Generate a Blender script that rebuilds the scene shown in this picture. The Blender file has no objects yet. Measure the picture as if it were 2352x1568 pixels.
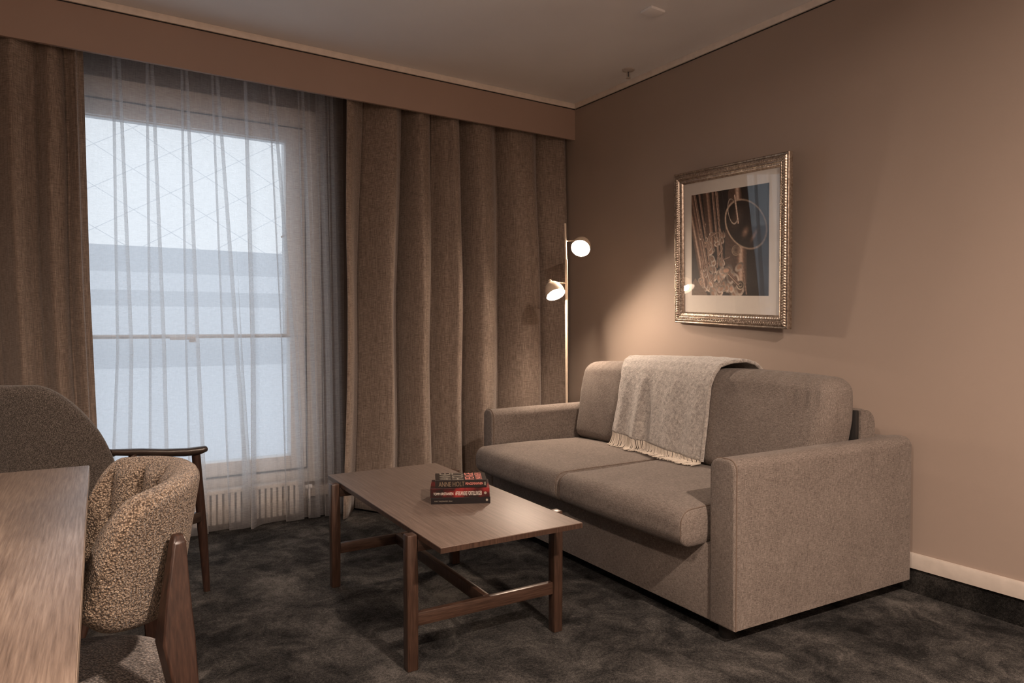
import bpy, bmesh, math, random
import numpy as np
from mathutils import Vector, Matrix
R = math.radians
PI = math.pi
random.seed(7)
rng = np.random.default_rng(11)
scene = bpy.context.scene
COL = scene.collection

# ------------------------------------------------------------------ camera, world, lights, exposure
cam_d = bpy.data.cameras.new('camera')
cam_d.sensor_width = 36.0
cam_d.lens = 1596.0 / 2352.0 * 36.0
cam_d.clip_start = 0.02
cam = bpy.data.objects.new('camera', cam_d)
cam.location = (-2.8044, 0.0, 1.05)
cam.rotation_euler = (R(90 - 1.30), 0, R(-32.78))
COL.objects.link(cam)
scene.camera = cam

scene.view_settings.view_transform = 'Standard'
scene.view_settings.look = 'None'
scene.view_settings.gamma = 1.0
scene.view_settings.exposure = 0.0
scene.view_settings.use_curve_mapping = False

world = bpy.data.worlds.new('overcast_sky')
scene.world = world
world.use_nodes = True
bg = world.node_tree.nodes['Background']
bg.inputs[0].default_value = (0.91, 0.945, 1.0, 1)
bg.inputs[1].default_value = 1.24


def light(name, kind, loc, energy, color, rot=(0, 0, 0), **kw):
    d = bpy.data.lights.new(name, kind)
    d.energy = energy
    d.color = color
    for k, v in kw.items():
        setattr(d, k, v)
    o = bpy.data.objects.new(name, d)
    o.location = loc
    o.rotation_euler = rot
    COL.objects.link(o)
    return o


WARM = (1.0, 0.765, 0.615)
light('ceiling_lamp_light', 'AREA', (-1.74, -0.62, 2.43), 138, WARM, Vector((0.05, -0.09, -0.99)).to_track_quat('-Z', 'Y').to_euler(), shape='DISK', size=0.16)
light('added_fill_light', 'POINT', (-2.3, -1.9, 1.9), 40, WARM, shadow_soft_size=0.10)  # unseen fill light, added behind the camera to raise the ambient level
light('desk_downlight', 'SPOT', (-3.35, 0.35, 2.44), 125, WARM, (0, 0, 0), spot_size=R(158), spot_blend=0.5, shadow_soft_size=0.06)
portal = light('window_portal', 'AREA', (-2.30, 4.08, 1.2), 1, (1, 1, 1), (R(-90), 0, 0), shape='RECTANGLE', size=1.5, size_y=2.1)
portal.data.cycles.is_portal = True
BULB_STRENGTH = 1280.0

# ------------------------------------------------------------------ helpers


def tag(o, label=None, cat=None, group=None, kind=None):
    if label:
        o['label'] = label
    if cat:
        o['category'] = cat
    if group:
        o['group'] = group
    if kind:
        o['kind'] = kind
    return o


def empty(name, loc=(0, 0, 0), rz=0.0, label=None, cat=None, group=None):
    o = bpy.data.objects.new(name, None)
    o.empty_display_size = 0.1
    o.location = loc
    o.rotation_euler = (0, 0, rz)
    COL.objects.link(o)
    return tag(o, label, cat, group)


def mk(name, verts, faces, mat=None, parent=None, smooth=None, loc=None, rot=None):
    me = bpy.data.meshes.new(name)
    me.from_pydata([tuple(map(float, v)) for v in verts], [], faces)
    me.validate()
    bm = bmesh.new()
    bm.from_mesh(me)
    bmesh.ops.recalc_face_normals(bm, faces=bm.faces)
    bm.to_mesh(me)
    bm.free()
    return link(name, me, mat, parent, smooth, loc, rot)


def link(name, me, mat=None, parent=None, smooth=None, loc=None, rot=None):
    if smooth is not None:
        me.polygons.foreach_set('use_smooth', [True] * len(me.polygons))
        if smooth < 180:
            me.set_sharp_from_angle(angle=R(smooth))
    if mat:
        me.materials.append(mat)
    o = bpy.data.objects.new(name, me)
    COL.objects.link(o)
    if parent:
        o.parent = parent
    if loc is not None:
        o.location = loc
    if rot is not None:
        o.rotation_euler = rot
    return o


def from_bm(name, bm, mat=None, parent=None, smooth=None, loc=None, rot=None):
    bmesh.ops.recalc_face_normals(bm, faces=bm.faces)
    me = bpy.data.meshes.new(name)
    bm.to_mesh(me)
    bm.free()
    return link(name, me, mat, parent, smooth, loc, rot)


def bm_box(bm, lo, hi, bev=0.0, seg=2):
    c = [(a + b) / 2 for a, b in zip(lo, hi)]
    s = [b - a for a, b in zip(lo, hi)]
    r = bmesh.ops.create_cube(bm, size=1.0, matrix=Matrix.Translation(c) @ Matrix.Diagonal((*s, 1)))
    if bev > 0:
        es = set()
        for v in r['verts']:
            es.update(v.link_edges)
        bmesh.ops.bevel(bm, geom=list(es), offset=bev, segments=seg, profile=0.5, affect='EDGES')
    return r


def box(name, lo, hi, mat, parent=None, bev=0.0, seg=2, loc=None, rot=None):
    bm = bmesh.new()
    bm_box(bm, lo, hi, bev, seg)
    return from_bm(name, bm, mat, parent, 35 if bev else None, loc, rot)


def boxes(name, lst, mat, parent=None, bev=0.0, loc=None, rot=None):
    bm = bmesh.new()
    for lo, hi in lst:
        bm_box(bm, lo, hi, bev)
    return from_bm(name, bm, mat, parent, 35 if bev else None, loc, rot)


def axis_pts(s, r, k, m):
    h = s / 2
    a = [-h + r * i / k for i in range(k)]
    b = [-h + r + (s - 2 * r) * i / m for i in range(m + 1)]
    return a + b + [-x for x in reversed(a)]


def rbox(name, lo, hi, r, mat, parent=None, k=4, m=(8, 8, 8), func=None, loc=None, rot=None):
    """box rounded with per-axis radii, subdivided, then shaped by func(x,y,z) in its parent's frame"""
    if not hasattr(r, '__len__'):
        r = (r, r, r)
    c = np.array([(a + b) / 2 for a, b in zip(lo, hi)])
    s = np.array([b - a for a, b in zip(lo, hi)])
    P = [axis_pts(s[i], r[i], k, m[i]) for i in range(3)]
    verts, index, faces = [], {}, []
    inner = s / 2 - np.array(r)
    rr = np.array(r)

    def vid(p):
        key = tuple(np.round(p, 6))
        if key in index:
            return index[key]
        p = np.array(p)
        q = np.clip(p, -inner, inner)
        d = (p - q) / rr
        n = np.linalg.norm(d)
        if n > 1e-9:
            p = q + d / n * rr
        p = p + c
        if func:
            p = func(*p)
        index[key] = len(verts)
        verts.append(tuple(p))
        return index[key]
    for ax in range(3):
        u, v = [(1, 2), (2, 0), (0, 1)][ax]
        for sgn in (-1, 1):
            for i in range(len(P[u]) - 1):
                for j in range(len(P[v]) - 1):
                    q = []
                    for (a, b) in ((i, j), (i + 1, j), (i + 1, j + 1), (i, j + 1)):
                        p = [0, 0, 0]
                        p[ax] = sgn * s[ax] / 2
                        p[u] = P[u][a]
                        p[v] = P[v][b]
                        q.append(vid(p))
                    if sgn < 0:
                        q.reverse()
                    if len(set(q)) > 2:
                        faces.append([x for n_, x in enumerate(q) if x not in q[:n_]])
    return mk(name, verts, faces, mat, parent, 180, loc, rot)


def grid(name, P, mat, parent=None, smooth=180, close_u=False, close_v=False, cap=False):
    """P[i][j] -> vertex; quads between"""
    nu, nv = len(P), len(P[0])
    verts = [p for row in P for p in row]
    faces = []
    for i in range(nu if close_u else nu - 1):
        for j in range(nv if close_v else nv - 1):
            a, b = i, (i + 1) % nu
            c, d = j, (j + 1) % nv
            faces.append([a * nv + c, b * nv + c, b * nv + d, a * nv + d])
    if cap:
        faces.append([j for j in range(nv)])
        faces.append([(nu - 1) * nv + j for j in reversed(range(nv))])
    return mk(name, verts, faces, mat, parent, smooth)


def tube_geo(pts, rad, n=10, caps=True, flat=None):
    """returns verts, faces of a tube along pts; rad float or list; flat = (sx, sy) section scale"""
    pts = [Vector(p) for p in pts]
    m = len(pts)
    if not hasattr(rad, '__len__'):
        rad = [rad] * m
    t0 = (pts[1] - pts[0]).normalized()
    ref = Vector((0, 0, 1)) if abs(t0.z) < 0.9 else Vector((1, 0, 0))
    nrm = t0.cross(ref).normalized()
    verts, faces = [], []
    for i in range(m):
        t = (pts[min(i + 1, m - 1)] - pts[max(i - 1, 0)]).normalized()
        nrm = (nrm - t * nrm.dot(t)).normalized()
        b = t.cross(nrm)
        for k in range(n):
            a = 2 * PI * k / n
            sx, sy = flat or (1, 1)
            verts.append(tuple(pts[i] + (nrm * math.cos(a) * sx + b * math.sin(a) * sy) * rad[i]))
    for i in range(m - 1):
        for k in range(n):
            faces.append([i * n + k, i * n + (k + 1) % n, (i + 1) * n + (k + 1) % n, (i + 1) * n + k])
    if caps:
        faces.append(list(reversed(range(n))))
        faces.append([(m - 1) * n + k for k in range(n)])
    return verts, faces


def tube(name, pts, rad, mat, parent=None, n=12, flat=None):
    v, f = tube_geo(pts, rad, n, True, flat)
    return mk(name, v, f, mat, parent, 50)


def tubes(name, lst, mat, parent=None, n=8):
    V, F = [], []
    for pts, rad in lst:
        v, f = tube_geo(pts, rad, n)
        o = len(V)
        V += v
        F += [[i + o for i in q] for q in f]
    return mk(name, V, F, mat, parent, 50)


def lathe(name, prof, mat, parent=None, n=40, loc=None, rot=None, smooth=40):
    P = [[(r * math.cos(2 * PI * k / n), r * math.sin(2 * PI * k / n), z) for k in range(n)] for r, z in prof]
    verts = [p for row in P for p in row]
    faces = []
    for i in range(len(prof) - 1):
        for k in range(n):
            faces.append([i * n + k, i * n + (k + 1) % n, (i + 1) * n + (k + 1) % n, (i + 1) * n + k])
    bm = bmesh.new()
    me = bpy.data.meshes.new(name)
    me.from_pydata(verts, [], faces)
    bm.from_mesh(me)
    bmesh.ops.remove_doubles(bm, verts=bm.verts, dist=1e-6)
    return from_bm(name, bm, mat, parent, smooth, loc, rot)


def prism(name, prof, x0, x1, mat, parent=None, bev=0.0, func=None, smooth=30, nx=1):
    """profile [(y,z)] extruded along x"""
    P = []
    for i in range(nx + 1):
        x = x0 + (x1 - x0) * i / nx
        P.append([(x, y, z) for y, z in prof])
    nv = len(prof)
    verts = [p for row in P for p in row]
    faces = []
    for i in range(nx):
        for j in range(nv):
            faces.append([i * nv + j, i * nv + (j + 1) % nv, (i + 1) * nv + (j + 1) % nv, (i + 1) * nv + j])
    faces.append(list(range(nv)))
    faces.append([nx * nv + j for j in reversed(range(nv))])
    if func:
        verts = [func(*v) for v in verts]
    me = bpy.data.meshes.new(name)
    me.from_pydata(verts, [], faces)
    bm = bmesh.new()
    bm.from_mesh(me)
    bmesh.ops.recalc_face_normals(bm, faces=bm.faces)
    if bev:
        es = [e for e in bm.edges if len(e.link_faces) == 2 and (len(e.link_faces[0].verts) > 4 or len(e.link_faces[1].verts) > 4)]
        bmesh.ops.bevel(bm, geom=es, offset=bev, segments=3, profile=0.5, affect='EDGES')
    return from_bm(name, bm, mat, parent, smooth)


def fbm(x, y, seed=0, oct=4):
    """cheap smooth pseudo-noise in numpy"""
    out = np.zeros_like(np.asarray(x, float))
    a = 1.0
    r2 = np.random.default_rng(seed)
    for o in range(oct):
        for _ in range(3):
            th = r2.uniform(0, 2 * PI)
            ph = r2.uniform(0, 2 * PI)
            f = 2 ** o * r2.uniform(0.8, 1.25)
            out += a * np.sin((x * math.cos(th) + y * math.sin(th)) * f + ph)
        a *= 0.55
    return out / 4


# ------------------------------------------------------------------ materials
class NT:
    def __init__(self, name):
        self.m = bpy.data.materials.new(name)
        self.m.use_nodes = True
        self.t = self.m.node_tree
        self.t.nodes.clear()
        self.out = self.n('ShaderNodeOutputMaterial')

    def n(self, typ, inp=None, **kw):
        nd = self.t.nodes.new(typ)
        for k, v in kw.items():
            setattr(nd, k, v)
        for k, v in (inp or {}).items():
            s = nd.inputs[k]
            if isinstance(v, bpy.types.NodeSocket):
                self.t.links.new(v, s)
            else:
                s.default_value = v
        return nd

    def coord(self, scale=(1, 1, 1), which='Object', rot=(0, 0, 0)):
        c = self.n('ShaderNodeTexCoord')
        return self.n('ShaderNodeMapping', {'Vector': c.outputs[which], 'Scale': scale, 'Rotation': rot}).outputs[0]

    def noise(self, vec, scale, detail=3.0, rough=0.5, dist=0.0):
        return self.n('ShaderNodeTexNoise', {'Vector': vec, 'Scale': scale, 'Detail': detail, 'Roughness': rough, 'Distortion': dist}).outputs[0]

    def math(self, op, a, b=0.0):
        return self.n('ShaderNodeMath', {0: a, 1: b}, operation=op).outputs[0]

    def ramp(self, fac, stops):
        nd = self.n('ShaderNodeValToRGB', {'Fac': fac})
        el = nd.color_ramp.elements
        while len(el) < len(stops):
            el.new(0.5)
        for e, (p, c) in zip(el, stops):
            e.position = p
            e.color = (*c, 1)
        return nd.outputs[0]

    def mix(self, fac, a, b, mode='MIX'):
        nd = self.n('ShaderNodeMix', data_type='RGBA', blend_type=mode)
        for s, v in ((0, fac), (6, a), (7, b)):
            if isinstance(v, bpy.types.NodeSocket):
                self.t.links.new(v, nd.inputs[s])
            else:
                nd.inputs[s].default_value = v if not (hasattr(v, '__len__') and len(v) == 3) else (*v, 1)
        return nd.outputs[2]

    def bump(self, h, strength=0.3, dist=0.01, normal=None):
        i = {'Height': h, 'Strength': strength, 'Distance': dist}
        if normal:
            i['Normal'] = normal
        return self.n('ShaderNodeBump', i).outputs[0]

    def pbr(self, col, rough=0.5, metal=0.0, normal=None, spec=0.5, **kw):
        i = {'Base Color': col if isinstance(col, bpy.types.NodeSocket) else (*col, 1), 'Roughness': rough, 'Metallic': metal, 'Specular IOR Level': spec}
        if normal:
            i['Normal'] = normal
        i.update(kw)
        b = self.n('ShaderNodeBsdfPrincipled', i)
        self.t.links.new(b.outputs[0], self.out.inputs[0])
        return self.m


def plain(name, col, rough=0.5, metal=0.0, spec=0.5, var=0.06, scale=30.0):
    t = NT(name)
    v = t.noise(t.coord(), scale, 3)
    c = t.ramp(v, [(0.3, tuple(x * (1 - var) for x in col)), (0.7, tuple(min(1, x * (1 + var)) for x in col))])
    return t.pbr(c, rough, metal, None, spec)


def paint(name, col, bump=0.08):
    t = NT(name)
    n = t.noise(t.coord(), 2.0, 4)
    c = t.ramp(n, [(0.3, tuple(x * 0.97 for x in col)), (0.7, tuple(x * 1.03 for x in col))])
    fine = t.noise(t.coord(), 420.0, 2)
    return t.pbr(c, 0.62, 0, t.bump(fine, bump, 0.002), 0.3)


def weave(name, dark, mid, light_, s=700.0, slub=0.10, bump=0.25, sheen=0.08, rough=0.9, lo=0.36, hi=0.64, extra=0.0):
    """linen weave: threads running along the three axes of the part"""
    t = NT(name)
    A = []
    for sc in ((slub, 1, 1), (1, slub, 1), (1, 1, slub)):
        A.append(t.noise(t.coord(sc), s, 2, 0.6))
    h = t.math('MULTIPLY', t.math('ADD', t.math('ADD', A[0], A[1]), A[2]), 0.3334)
    big = t.noise(t.coord(), 9.0, 4)
    h2 = t.math('ADD', h, t.math('MULTIPLY', t.math('SUBTRACT', big, 0.5), 0.08 + extra))
    c = t.ramp(h2, [(lo, dark), (0.5, mid), (hi, light_)])
    return t.pbr(c, rough, 0, t.bump(h, bump, 0.004), 0.15, **{'Sheen Weight': sheen, 'Sheen Roughness': 0.5})


def boucle(name, dark, mid, light_, s=210.0, bump=0.7, dist=0.006):
    t = NT(name)
    vec = t.coord()
    wob = t.n('ShaderNodeVectorMath', {0: vec, 1: t.n('ShaderNodeVectorMath', {0: t.n('ShaderNodeTexNoise', {'Vector': vec, 'Scale': s * 0.7}).outputs[1], 3: 0.006}, operation='SCALE').outputs[0]}, operation='ADD').outputs[0]
    v = t.n('ShaderNodeTexVoronoi', {'Vector': wob, 'Scale': s, 'Randomness': 0.9})
    d = v.outputs['Distance']
    h = t.math('SUBTRACT', 1.0, d)
    sp = t.noise(vec, s * 1.3, 3, 0.6)
    m = t.math('ADD', t.math('MULTIPLY', h, 0.45), t.math('MULTIPLY', sp, 0.6))
    c = t.ramp(m, [(0.42, dark), (0.58, mid), (0.75, light_)])
    return t.pbr(c, 0.95, 0, t.bump(h, bump, dist), 0.1, **{'Sheen Weight': 0.25})


def wood(name, dark, mid, light_, scale=(1, 1, 1), rough=0.4, ring=18.0, spec=0.4, coat=0.0, fine=260.0):
    """grain runs along local Y (scale squeezes it)"""
    t = NT(name)
    v = t.coord(scale)
    wav = t.n('ShaderNodeTexWave', {'Vector': v, 'Scale': ring, 'Distortion': 6.0, 'Detail': 4.0, 'Detail Scale': 2.0}, wave_type='BANDS', bands_direction='X').outputs[1]
    f1 = t.noise(t.coord(tuple(a * b for a, b in zip(scale, (1, 0.6, 1)))), fine, 3, 0.6)
    m = t.math('ADD', t.math('MULTIPLY', wav, 0.08), t.math('MULTIPLY', f1, 0.92))
    c = t.ramp(m, [(0.25, dark), (0.5, mid), (0.78, light_)])
    return t.pbr(c, rough, 0, t.bump(f1, 0.12, 0.002), spec, **{'Coat Weight': coat, 'Coat Roughness': 0.3})


M = {}
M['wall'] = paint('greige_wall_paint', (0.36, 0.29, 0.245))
M['window_wall'] = paint('shade_darkened_wall_paint', (0.15, 0.115, 0.095))  # same wall paint, with the shade behind the curtains put into its colour
M['pelmet'] = paint('brown_pelmet_paint', (0.40, 0.295, 0.245))
M['ceiling'] = paint('ceiling_paint', (0.88, 0.88, 0.88), 0.04)
M['trim'] = plain('cream_trim_paint', (0.52, 0.47, 0.42), 0.45)
M['cornice'] = plain('pale_cornice_paint', (0.86, 0.78, 0.70), 0.5)
M['white_frame'] = plain('white_window_paint', (0.88, 0.89, 0.90), 0.35)
M['radiator'] = plain('white_radiator_enamel', (0.72, 0.70, 0.67), 0.4)
M['dark'] = plain('dark_cavity', (0.02, 0.019, 0.018), 0.9)
M['black'] = plain('black_plastic', (0.015, 0.014, 0.014), 0.5)


def carpet(name, k=0.40, swirl=True):
    t = NT(name)
    v = t.coord()
    warp = t.n('ShaderNodeTexNoise', {'Vector': v, 'Scale': 3.2, 'Detail': 4.0}).outputs[1]
    wv = t.n('ShaderNodeVectorMath', {0: v, 1: t.n('ShaderNodeVectorMath', {0: warp, 3: 0.30}, operation='SCALE').outputs[0]}, operation='ADD').outputs[0]
    a = t.noise(wv, 3.2, 6, 0.66, 0.25)
    b = t.noise(wv, 13.0, 6, 0.72, 0.35)
    fine = t.noise(v, 420.0, 2, 0.7)
    mid = t.noise(v, 120.0, 3, 0.7)
    m = t.math('ADD', t.math('MULTIPLY', a, 0.62), t.math('MULTIPLY', b, 0.38))
    m = t.math('ADD', m, t.math('MULTIPLY', t.math('SUBTRACT', fine, 0.5), 0.50))
    m = t.math('ADD', m, t.math('MULTIPLY', t.math('SUBTRACT', mid, 0.5), 0.34))
    c = t.ramp(m, [(0.36, tuple(k * x for x in (0.036, 0.035, 0.035))), (0.46, tuple(k * x for x in (0.088, 0.087, 0.086))), (0.55, tuple(k * x for x in (0.185, 0.178, 0.170))), (0.66, tuple(k * x for x in (0.40, 0.38, 0.355)))])
    h = t.math('ADD', fine, t.math('MULTIPLY', mid, 0.8))
    return t.pbr(c, 0.98, 0, t.bump(h, 0.6, 0.006), 0.02)


M['carpet'] = carpet('mottled_carpet')
M['carpet_strip'] = carpet('dark_carpet_edge', 0.16)


def drape_mat():
    t = NT('brown_slub_curtain')
    h1 = t.noise(t.coord((1, 1, 0.03)), 560.0, 2, 0.6)
    h2 = t.noise(t.coord((0.06, 0.06, 1)), 560.0, 2, 0.6)
    big = t.noise(t.coord((1, 1, 0.06)), 120.0, 3)
    m = t.math('ADD', t.math('MULTIPLY', h1, 0.48), t.math('MULTIPLY', h2, 0.42))
    m = t.math('ADD', m, t.math('MULTIPLY', big, 0.10))
    c = t.ramp(m, [(0.38, (0.135, 0.103, 0.083)), (0.5, (0.255, 0.202, 0.166)), (0.62, (0.41, 0.335, 0.28))])
    return t.pbr(c, 0.85, 0, t.bump(m, 0.25, 0.003), 0.15, **{'Sheen Weight': 0.3})


M['drape'] = drape_mat()


def sheer_mat():
    t = NT('sheer_voile')
    h2 = t.noise(t.coord((0.04, 0.04, 1)), 620.0, 2, 0.6)
    h1 = t.noise(t.coord((1, 1, 0.04)), 520.0, 2, 0.6)
    m = t.math('ADD', t.math('MULTIPLY', h2, 0.65), t.math('MULTIPLY', h1, 0.35))
    alpha = t.n('ShaderNodeMapRange', {0: m, 1: 0.35, 2: 0.65, 3: 0.31, 4: 0.55}).outputs[0]
    c = (0.78, 0.77, 0.77, 1)
    dif = t.n('ShaderNodeBsdfDiffuse', {'Color': c})
    trl = t.n('ShaderNodeBsdfTranslucent', {'Color': c})
    mx = t.n('ShaderNodeMixShader', {0: 0.95, 1: dif.outputs[0], 2: trl.outputs[0]})
    tr = t.n('ShaderNodeBsdfTransparent', {'Color': (1, 1, 1, 1)})
    fin = t.n('ShaderNodeMixShader', {0: alpha, 1: tr.outputs[0], 2: mx.outputs[0]})
    t.t.links.new(fin.outputs[0], t.out.inputs[0])
    return t.m


M['sheer'] = sheer_mat()


def glass_mat(name, tint=(0.95, 0.97, 0.98), k=1.0):
    t = NT(name)
    tr = t.n('ShaderNodeBsdfTransparent', {'Color': (*tint, 1)})
    gl = t.n('ShaderNodeBsdfGlossy', {'Color': (1, 1, 1, 1), 'Roughness': 0.0})
    geo = t.n('ShaderNodeNewGeometry')
    ior = t.n('ShaderNodeMapRange', {0: geo.outputs['Backfacing'], 3: 1.5, 4: 1 / 1.5}).outputs[0]
    fr = t.n('ShaderNodeFresnel', {'IOR': ior})
    mx = t.n('ShaderNodeMixShader', {0: t.math('MULTIPLY', fr.outputs[0], k), 1: tr.outputs[0], 2: gl.outputs[0]})
    t.t.links.new(mx.outputs[0], t.out.inputs[0])
    return t.m


M['glass'] = glass_mat('window_glass', k=0.0)
M['picture_glass'] = glass_mat('picture_glass', (0.97, 0.97, 0.97), 0.9)
LINEN = dict(dark=(0.070, 0.056, 0.048), mid=(0.178, 0.151, 0.133), light_=(0.320, 0.281, 0.249))
M['linen'] = weave('sofa_linen', s=650.0, **LINEN)
M['piping'] = plain('sofa_seam', (0.15, 0.11, 0.085), 0.9)
M['tweed_dark'] = boucle('armchair_tweed', (0.045, 0.038, 0.033), (0.10, 0.086, 0.076), (0.22, 0.195, 0.175), s=330.0, bump=0.4, dist=0.004)
M['boucle'] = boucle('chair_boucle', (0.060, 0.041, 0.028), (0.26, 0.195, 0.140), (0.56, 0.455, 0.35), s=290.0, bump=0.8, dist=0.006)
M['seat_tweed'] = boucle('seat_tweed', (0.04, 0.034, 0.032), (0.14, 0.118, 0.105), (0.34, 0.29, 0.25), s=240.0, bump=0.6, dist=0.005)
M['table_top'] = wood('walnut_table_top', (0.110, 0.078, 0.062), (0.165, 0.122, 0.098), (0.235, 0.178, 0.145), (1, 0.045, 1), 0.50, 14.0, 0.62, 0.0)
M['table_leg'] = wood('walnut_table_frame', (0.030, 0.016, 0.011), (0.058, 0.032, 0.022), (0.095, 0.055, 0.038), (1, 1, 0.06), 0.36, 20.0, 0.5, 0.15)
M['chair_wood'] = wood('dark_stained_chair_wood', (0.016, 0.008, 0.006), (0.034, 0.017, 0.012), (0.060, 0.030, 0.020), (1, 1, 0.06), 0.38, 24.0, 0.5, 0.15)
M['arm_wood'] = wood('dark_stained_armrest_wood', (0.014, 0.009, 0.007), (0.032, 0.021, 0.016), (0.055, 0.037, 0.028), (0.08, 1, 1), 0.36, 24.0, 0.5, 0.2)


def desk_mat():
    t = NT('grained_desk_top')
    v = t.coord((1, 0.22, 1))
    wav = t.n('ShaderNodeTexWave', {'Vector': v, 'Scale': 9.0, 'Distortion': 14.0, 'Detail': 4.0, 'Detail Scale': 0.7}, wave_type='RINGS').outputs[1]
    f1 = t.noise(t.coord((1, 0.035, 1)), 300.0, 4, 0.65, 0.15)
    m = t.math('ADD', t.math('MULTIPLY', wav, 0.13), t.math('MULTIPLY', f1, 0.87))
    c = t.ramp(m, [(0.25, (0.085, 0.060, 0.045)), (0.5, (0.175, 0.130, 0.100)), (0.78, (0.30, 0.235, 0.185))])
    r = t.n('ShaderNodeMapRange', {0: m, 1: 0.3, 2: 0.7, 3: 0.48, 4: 0.34}).outputs[0]
    return t.pbr(c, r, 0, t.bump(m, 0.15, 0.002), 0.5, **{'Coat Weight': 0.2, 'Coat Roughness': 0.3})


M['desk'] = desk_mat()
M['desk_edge'] = plain('desk_edge_lipping', (0.24, 0.19, 0.15), 0.4)
M['lamp_metal'] = plain('cream_lacquered_metal', (0.72, 0.60, 0.47), 0.35, 0.0, 0.5)
M['lamp_inside'] = plain('white_shade_lining', (0.90, 0.88, 0.84), 0.5)


def emit(name, col, s):
    t = NT(name)
    e = t.n('ShaderNodeEmission', {'Color': (*col, 1), 'Strength': s})
    t.t.links.new(e.outputs[0], t.out.inputs[0])
    return t.m


M['bulb'] = emit('lit_bulb', (1.0, 0.76, 0.58), BULB_STRENGTH)


def gilt():
    t = NT('antique_silver_gilt')
    n = t.noise(t.coord(), 90.0, 4, 0.6)
    c = t.ramp(n, [(0.3, (0.20, 0.155, 0.12)), (0.55, (0.42, 0.35, 0.29)), (0.75, (0.60, 0.53, 0.46))])
    return t.pbr(c, 0.32, 0.85, t.bump(n, 0.1, 0.001))


M['gilt'] = gilt()
M['mat_board'] = plain('cream_mat_board', (0.80, 0.76, 0.70), 0.85, 0, 0.2, 0.02)


def print_mat():
    t = NT('printed_photo')
    a = t.n('ShaderNodeVertexColor', layer_name='print')
    return t.pbr(a.outputs[0], 0.5, 0, None, 0.3)


M['print'] = print_mat()


def throw_mat():
    t = NT('felted_wool')
    v = t.coord()
    a = t.noise(v, 75.0, 4, 0.65, 0.8)
    b = t.noise(v, 330.0, 3, 0.7)
    m = t.math('ADD', t.math('MULTIPLY', a, 0.6), t.math('MULTIPLY', b, 0.4))
    c = t.ramp(m, [(0.36, (0.185, 0.165, 0.148)), (0.5, (0.37, 0.34, 0.31)), (0.64, (0.60, 0.56, 0.51))])
    return t.pbr(c, 1.0, 0, t.bump(m, 0.8, 0.008), 0.05, **{'Sheen Weight': 0.6, 'Sheen Roughness': 0.6})


M['wool'] = throw_mat()
M['fringe'] = plain('cream_wool_fringe', (0.66, 0.60, 0.52), 0.95, 0, 0.1, 0.12, 200)
M['pages'] = plain('book_pages', (0.66, 0.58, 0.46), 0.9, 0, 0.2, 0.1, 300)
M['cover_black'] = plain('black_book_cover', (0.018, 0.014, 0.013), 0.35, 0, 0.4)
M['cover_dark'] = plain('near_black_book_cover', (0.010, 0.008, 0.009), 0.4, 0, 0.4)
M['ink_grey'] = plain('grey_book_ink', (0.30, 0.27, 0.22), 0.5)
M['ink_bronze'] = plain('bronze_book_ink', (0.20, 0.145, 0.095), 0.5)
M['ink_coral'] = plain('coral_book_ink', (0.80, 0.27, 0.22), 0.5)
M['ink_white'] = plain('pale_book_ink', (0.74, 0.68, 0.60), 0.5)


def red_cover():
    t = NT('red_black_book_cover')
    n = t.noise(t.coord((1, 1, 1)), 16.0, 3)
    c = t.ramp(n, [(0.44, (0.016, 0.009, 0.009)), (0.54, (0.055, 0.008, 0.008)), (0.66, (0.24, 0.022, 0.022))])
    return t.pbr(c, 0.35, 0, None, 0.4)


M['cover_red'] = red_cover()
M['render_pale'] = plain('pale_render', (0.80, 0.83, 0.88), 0.9)
M['render_grey'] = plain('grey_render', (0.64, 0.67, 0.72), 0.9)
M['steel'] = plain('grey_steel', (0.78, 0.80, 0.83), 0.6)
M['paving'] = plain('pale_paving', (0.65, 0.66, 0.68), 0.9)

CEIL = 2.486
YP = 3.60      # pelmet face
YW = 3.87      # window wall face

# ------------------------------------------------------------------ the setting


def struct(o):
    return tag(o, kind='structure')


XL, YB = -4.6, -2.4
struct(box('floor', (XL - 0.2, YB - 0.2, -0.12), (0.2, 4.12, 0.0), M['carpet']))
struct(box('ceiling', (XL - 0.2, YB - 0.2, CEIL), (0.2, 4.12, CEIL + 0.15), M['ceiling']))
struct(box('wall_right', (0, YB - 0.2, 0), (0.2, 4.12, CEIL), M['wall']))
struct(box('wall_left', (XL - 0.2, YB - 0.2, 0), (XL, 4.12, CEIL), M['wall']))
struct(box('wall_near', (XL, YB - 0.2, 0), (0, YB, CEIL), M['wall']))
WX0, WX1, WZ0, WZ1 = -3.02, -1.575, 0.17, 2.25
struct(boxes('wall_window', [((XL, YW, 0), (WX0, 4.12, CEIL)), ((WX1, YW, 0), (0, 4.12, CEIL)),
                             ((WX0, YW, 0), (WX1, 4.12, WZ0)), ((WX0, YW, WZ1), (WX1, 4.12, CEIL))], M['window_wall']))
pel = box('trim_1', (XL, YP, 2.256), (0, YP + 0.018, CEIL), M['pelmet'])
struct(pel)
struct(box('trim_2', (XL, YP - 0.012, 2.453), (0, YP, CEIL - 0.0005), M['cornice'], None, 0.002))
struct(box('trim_3', (-0.012, YB, 2.453), (0, YP - 0.012, CEIL), M['cornice'], None, 0.002))
struct(box('painted_shadow_gap_1', (XL, YP - 0.0025, 2.449), (0, YP, 2.453), M['dark']))  # dark strip standing in for the shadow gap under the pelmet cornice
struct(box('painted_shadow_gap_2', (-0.0025, YB, 2.449), (0, YP - 0.012, 2.453), M['dark']))  # the same painted shadow line along the right wall
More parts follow.
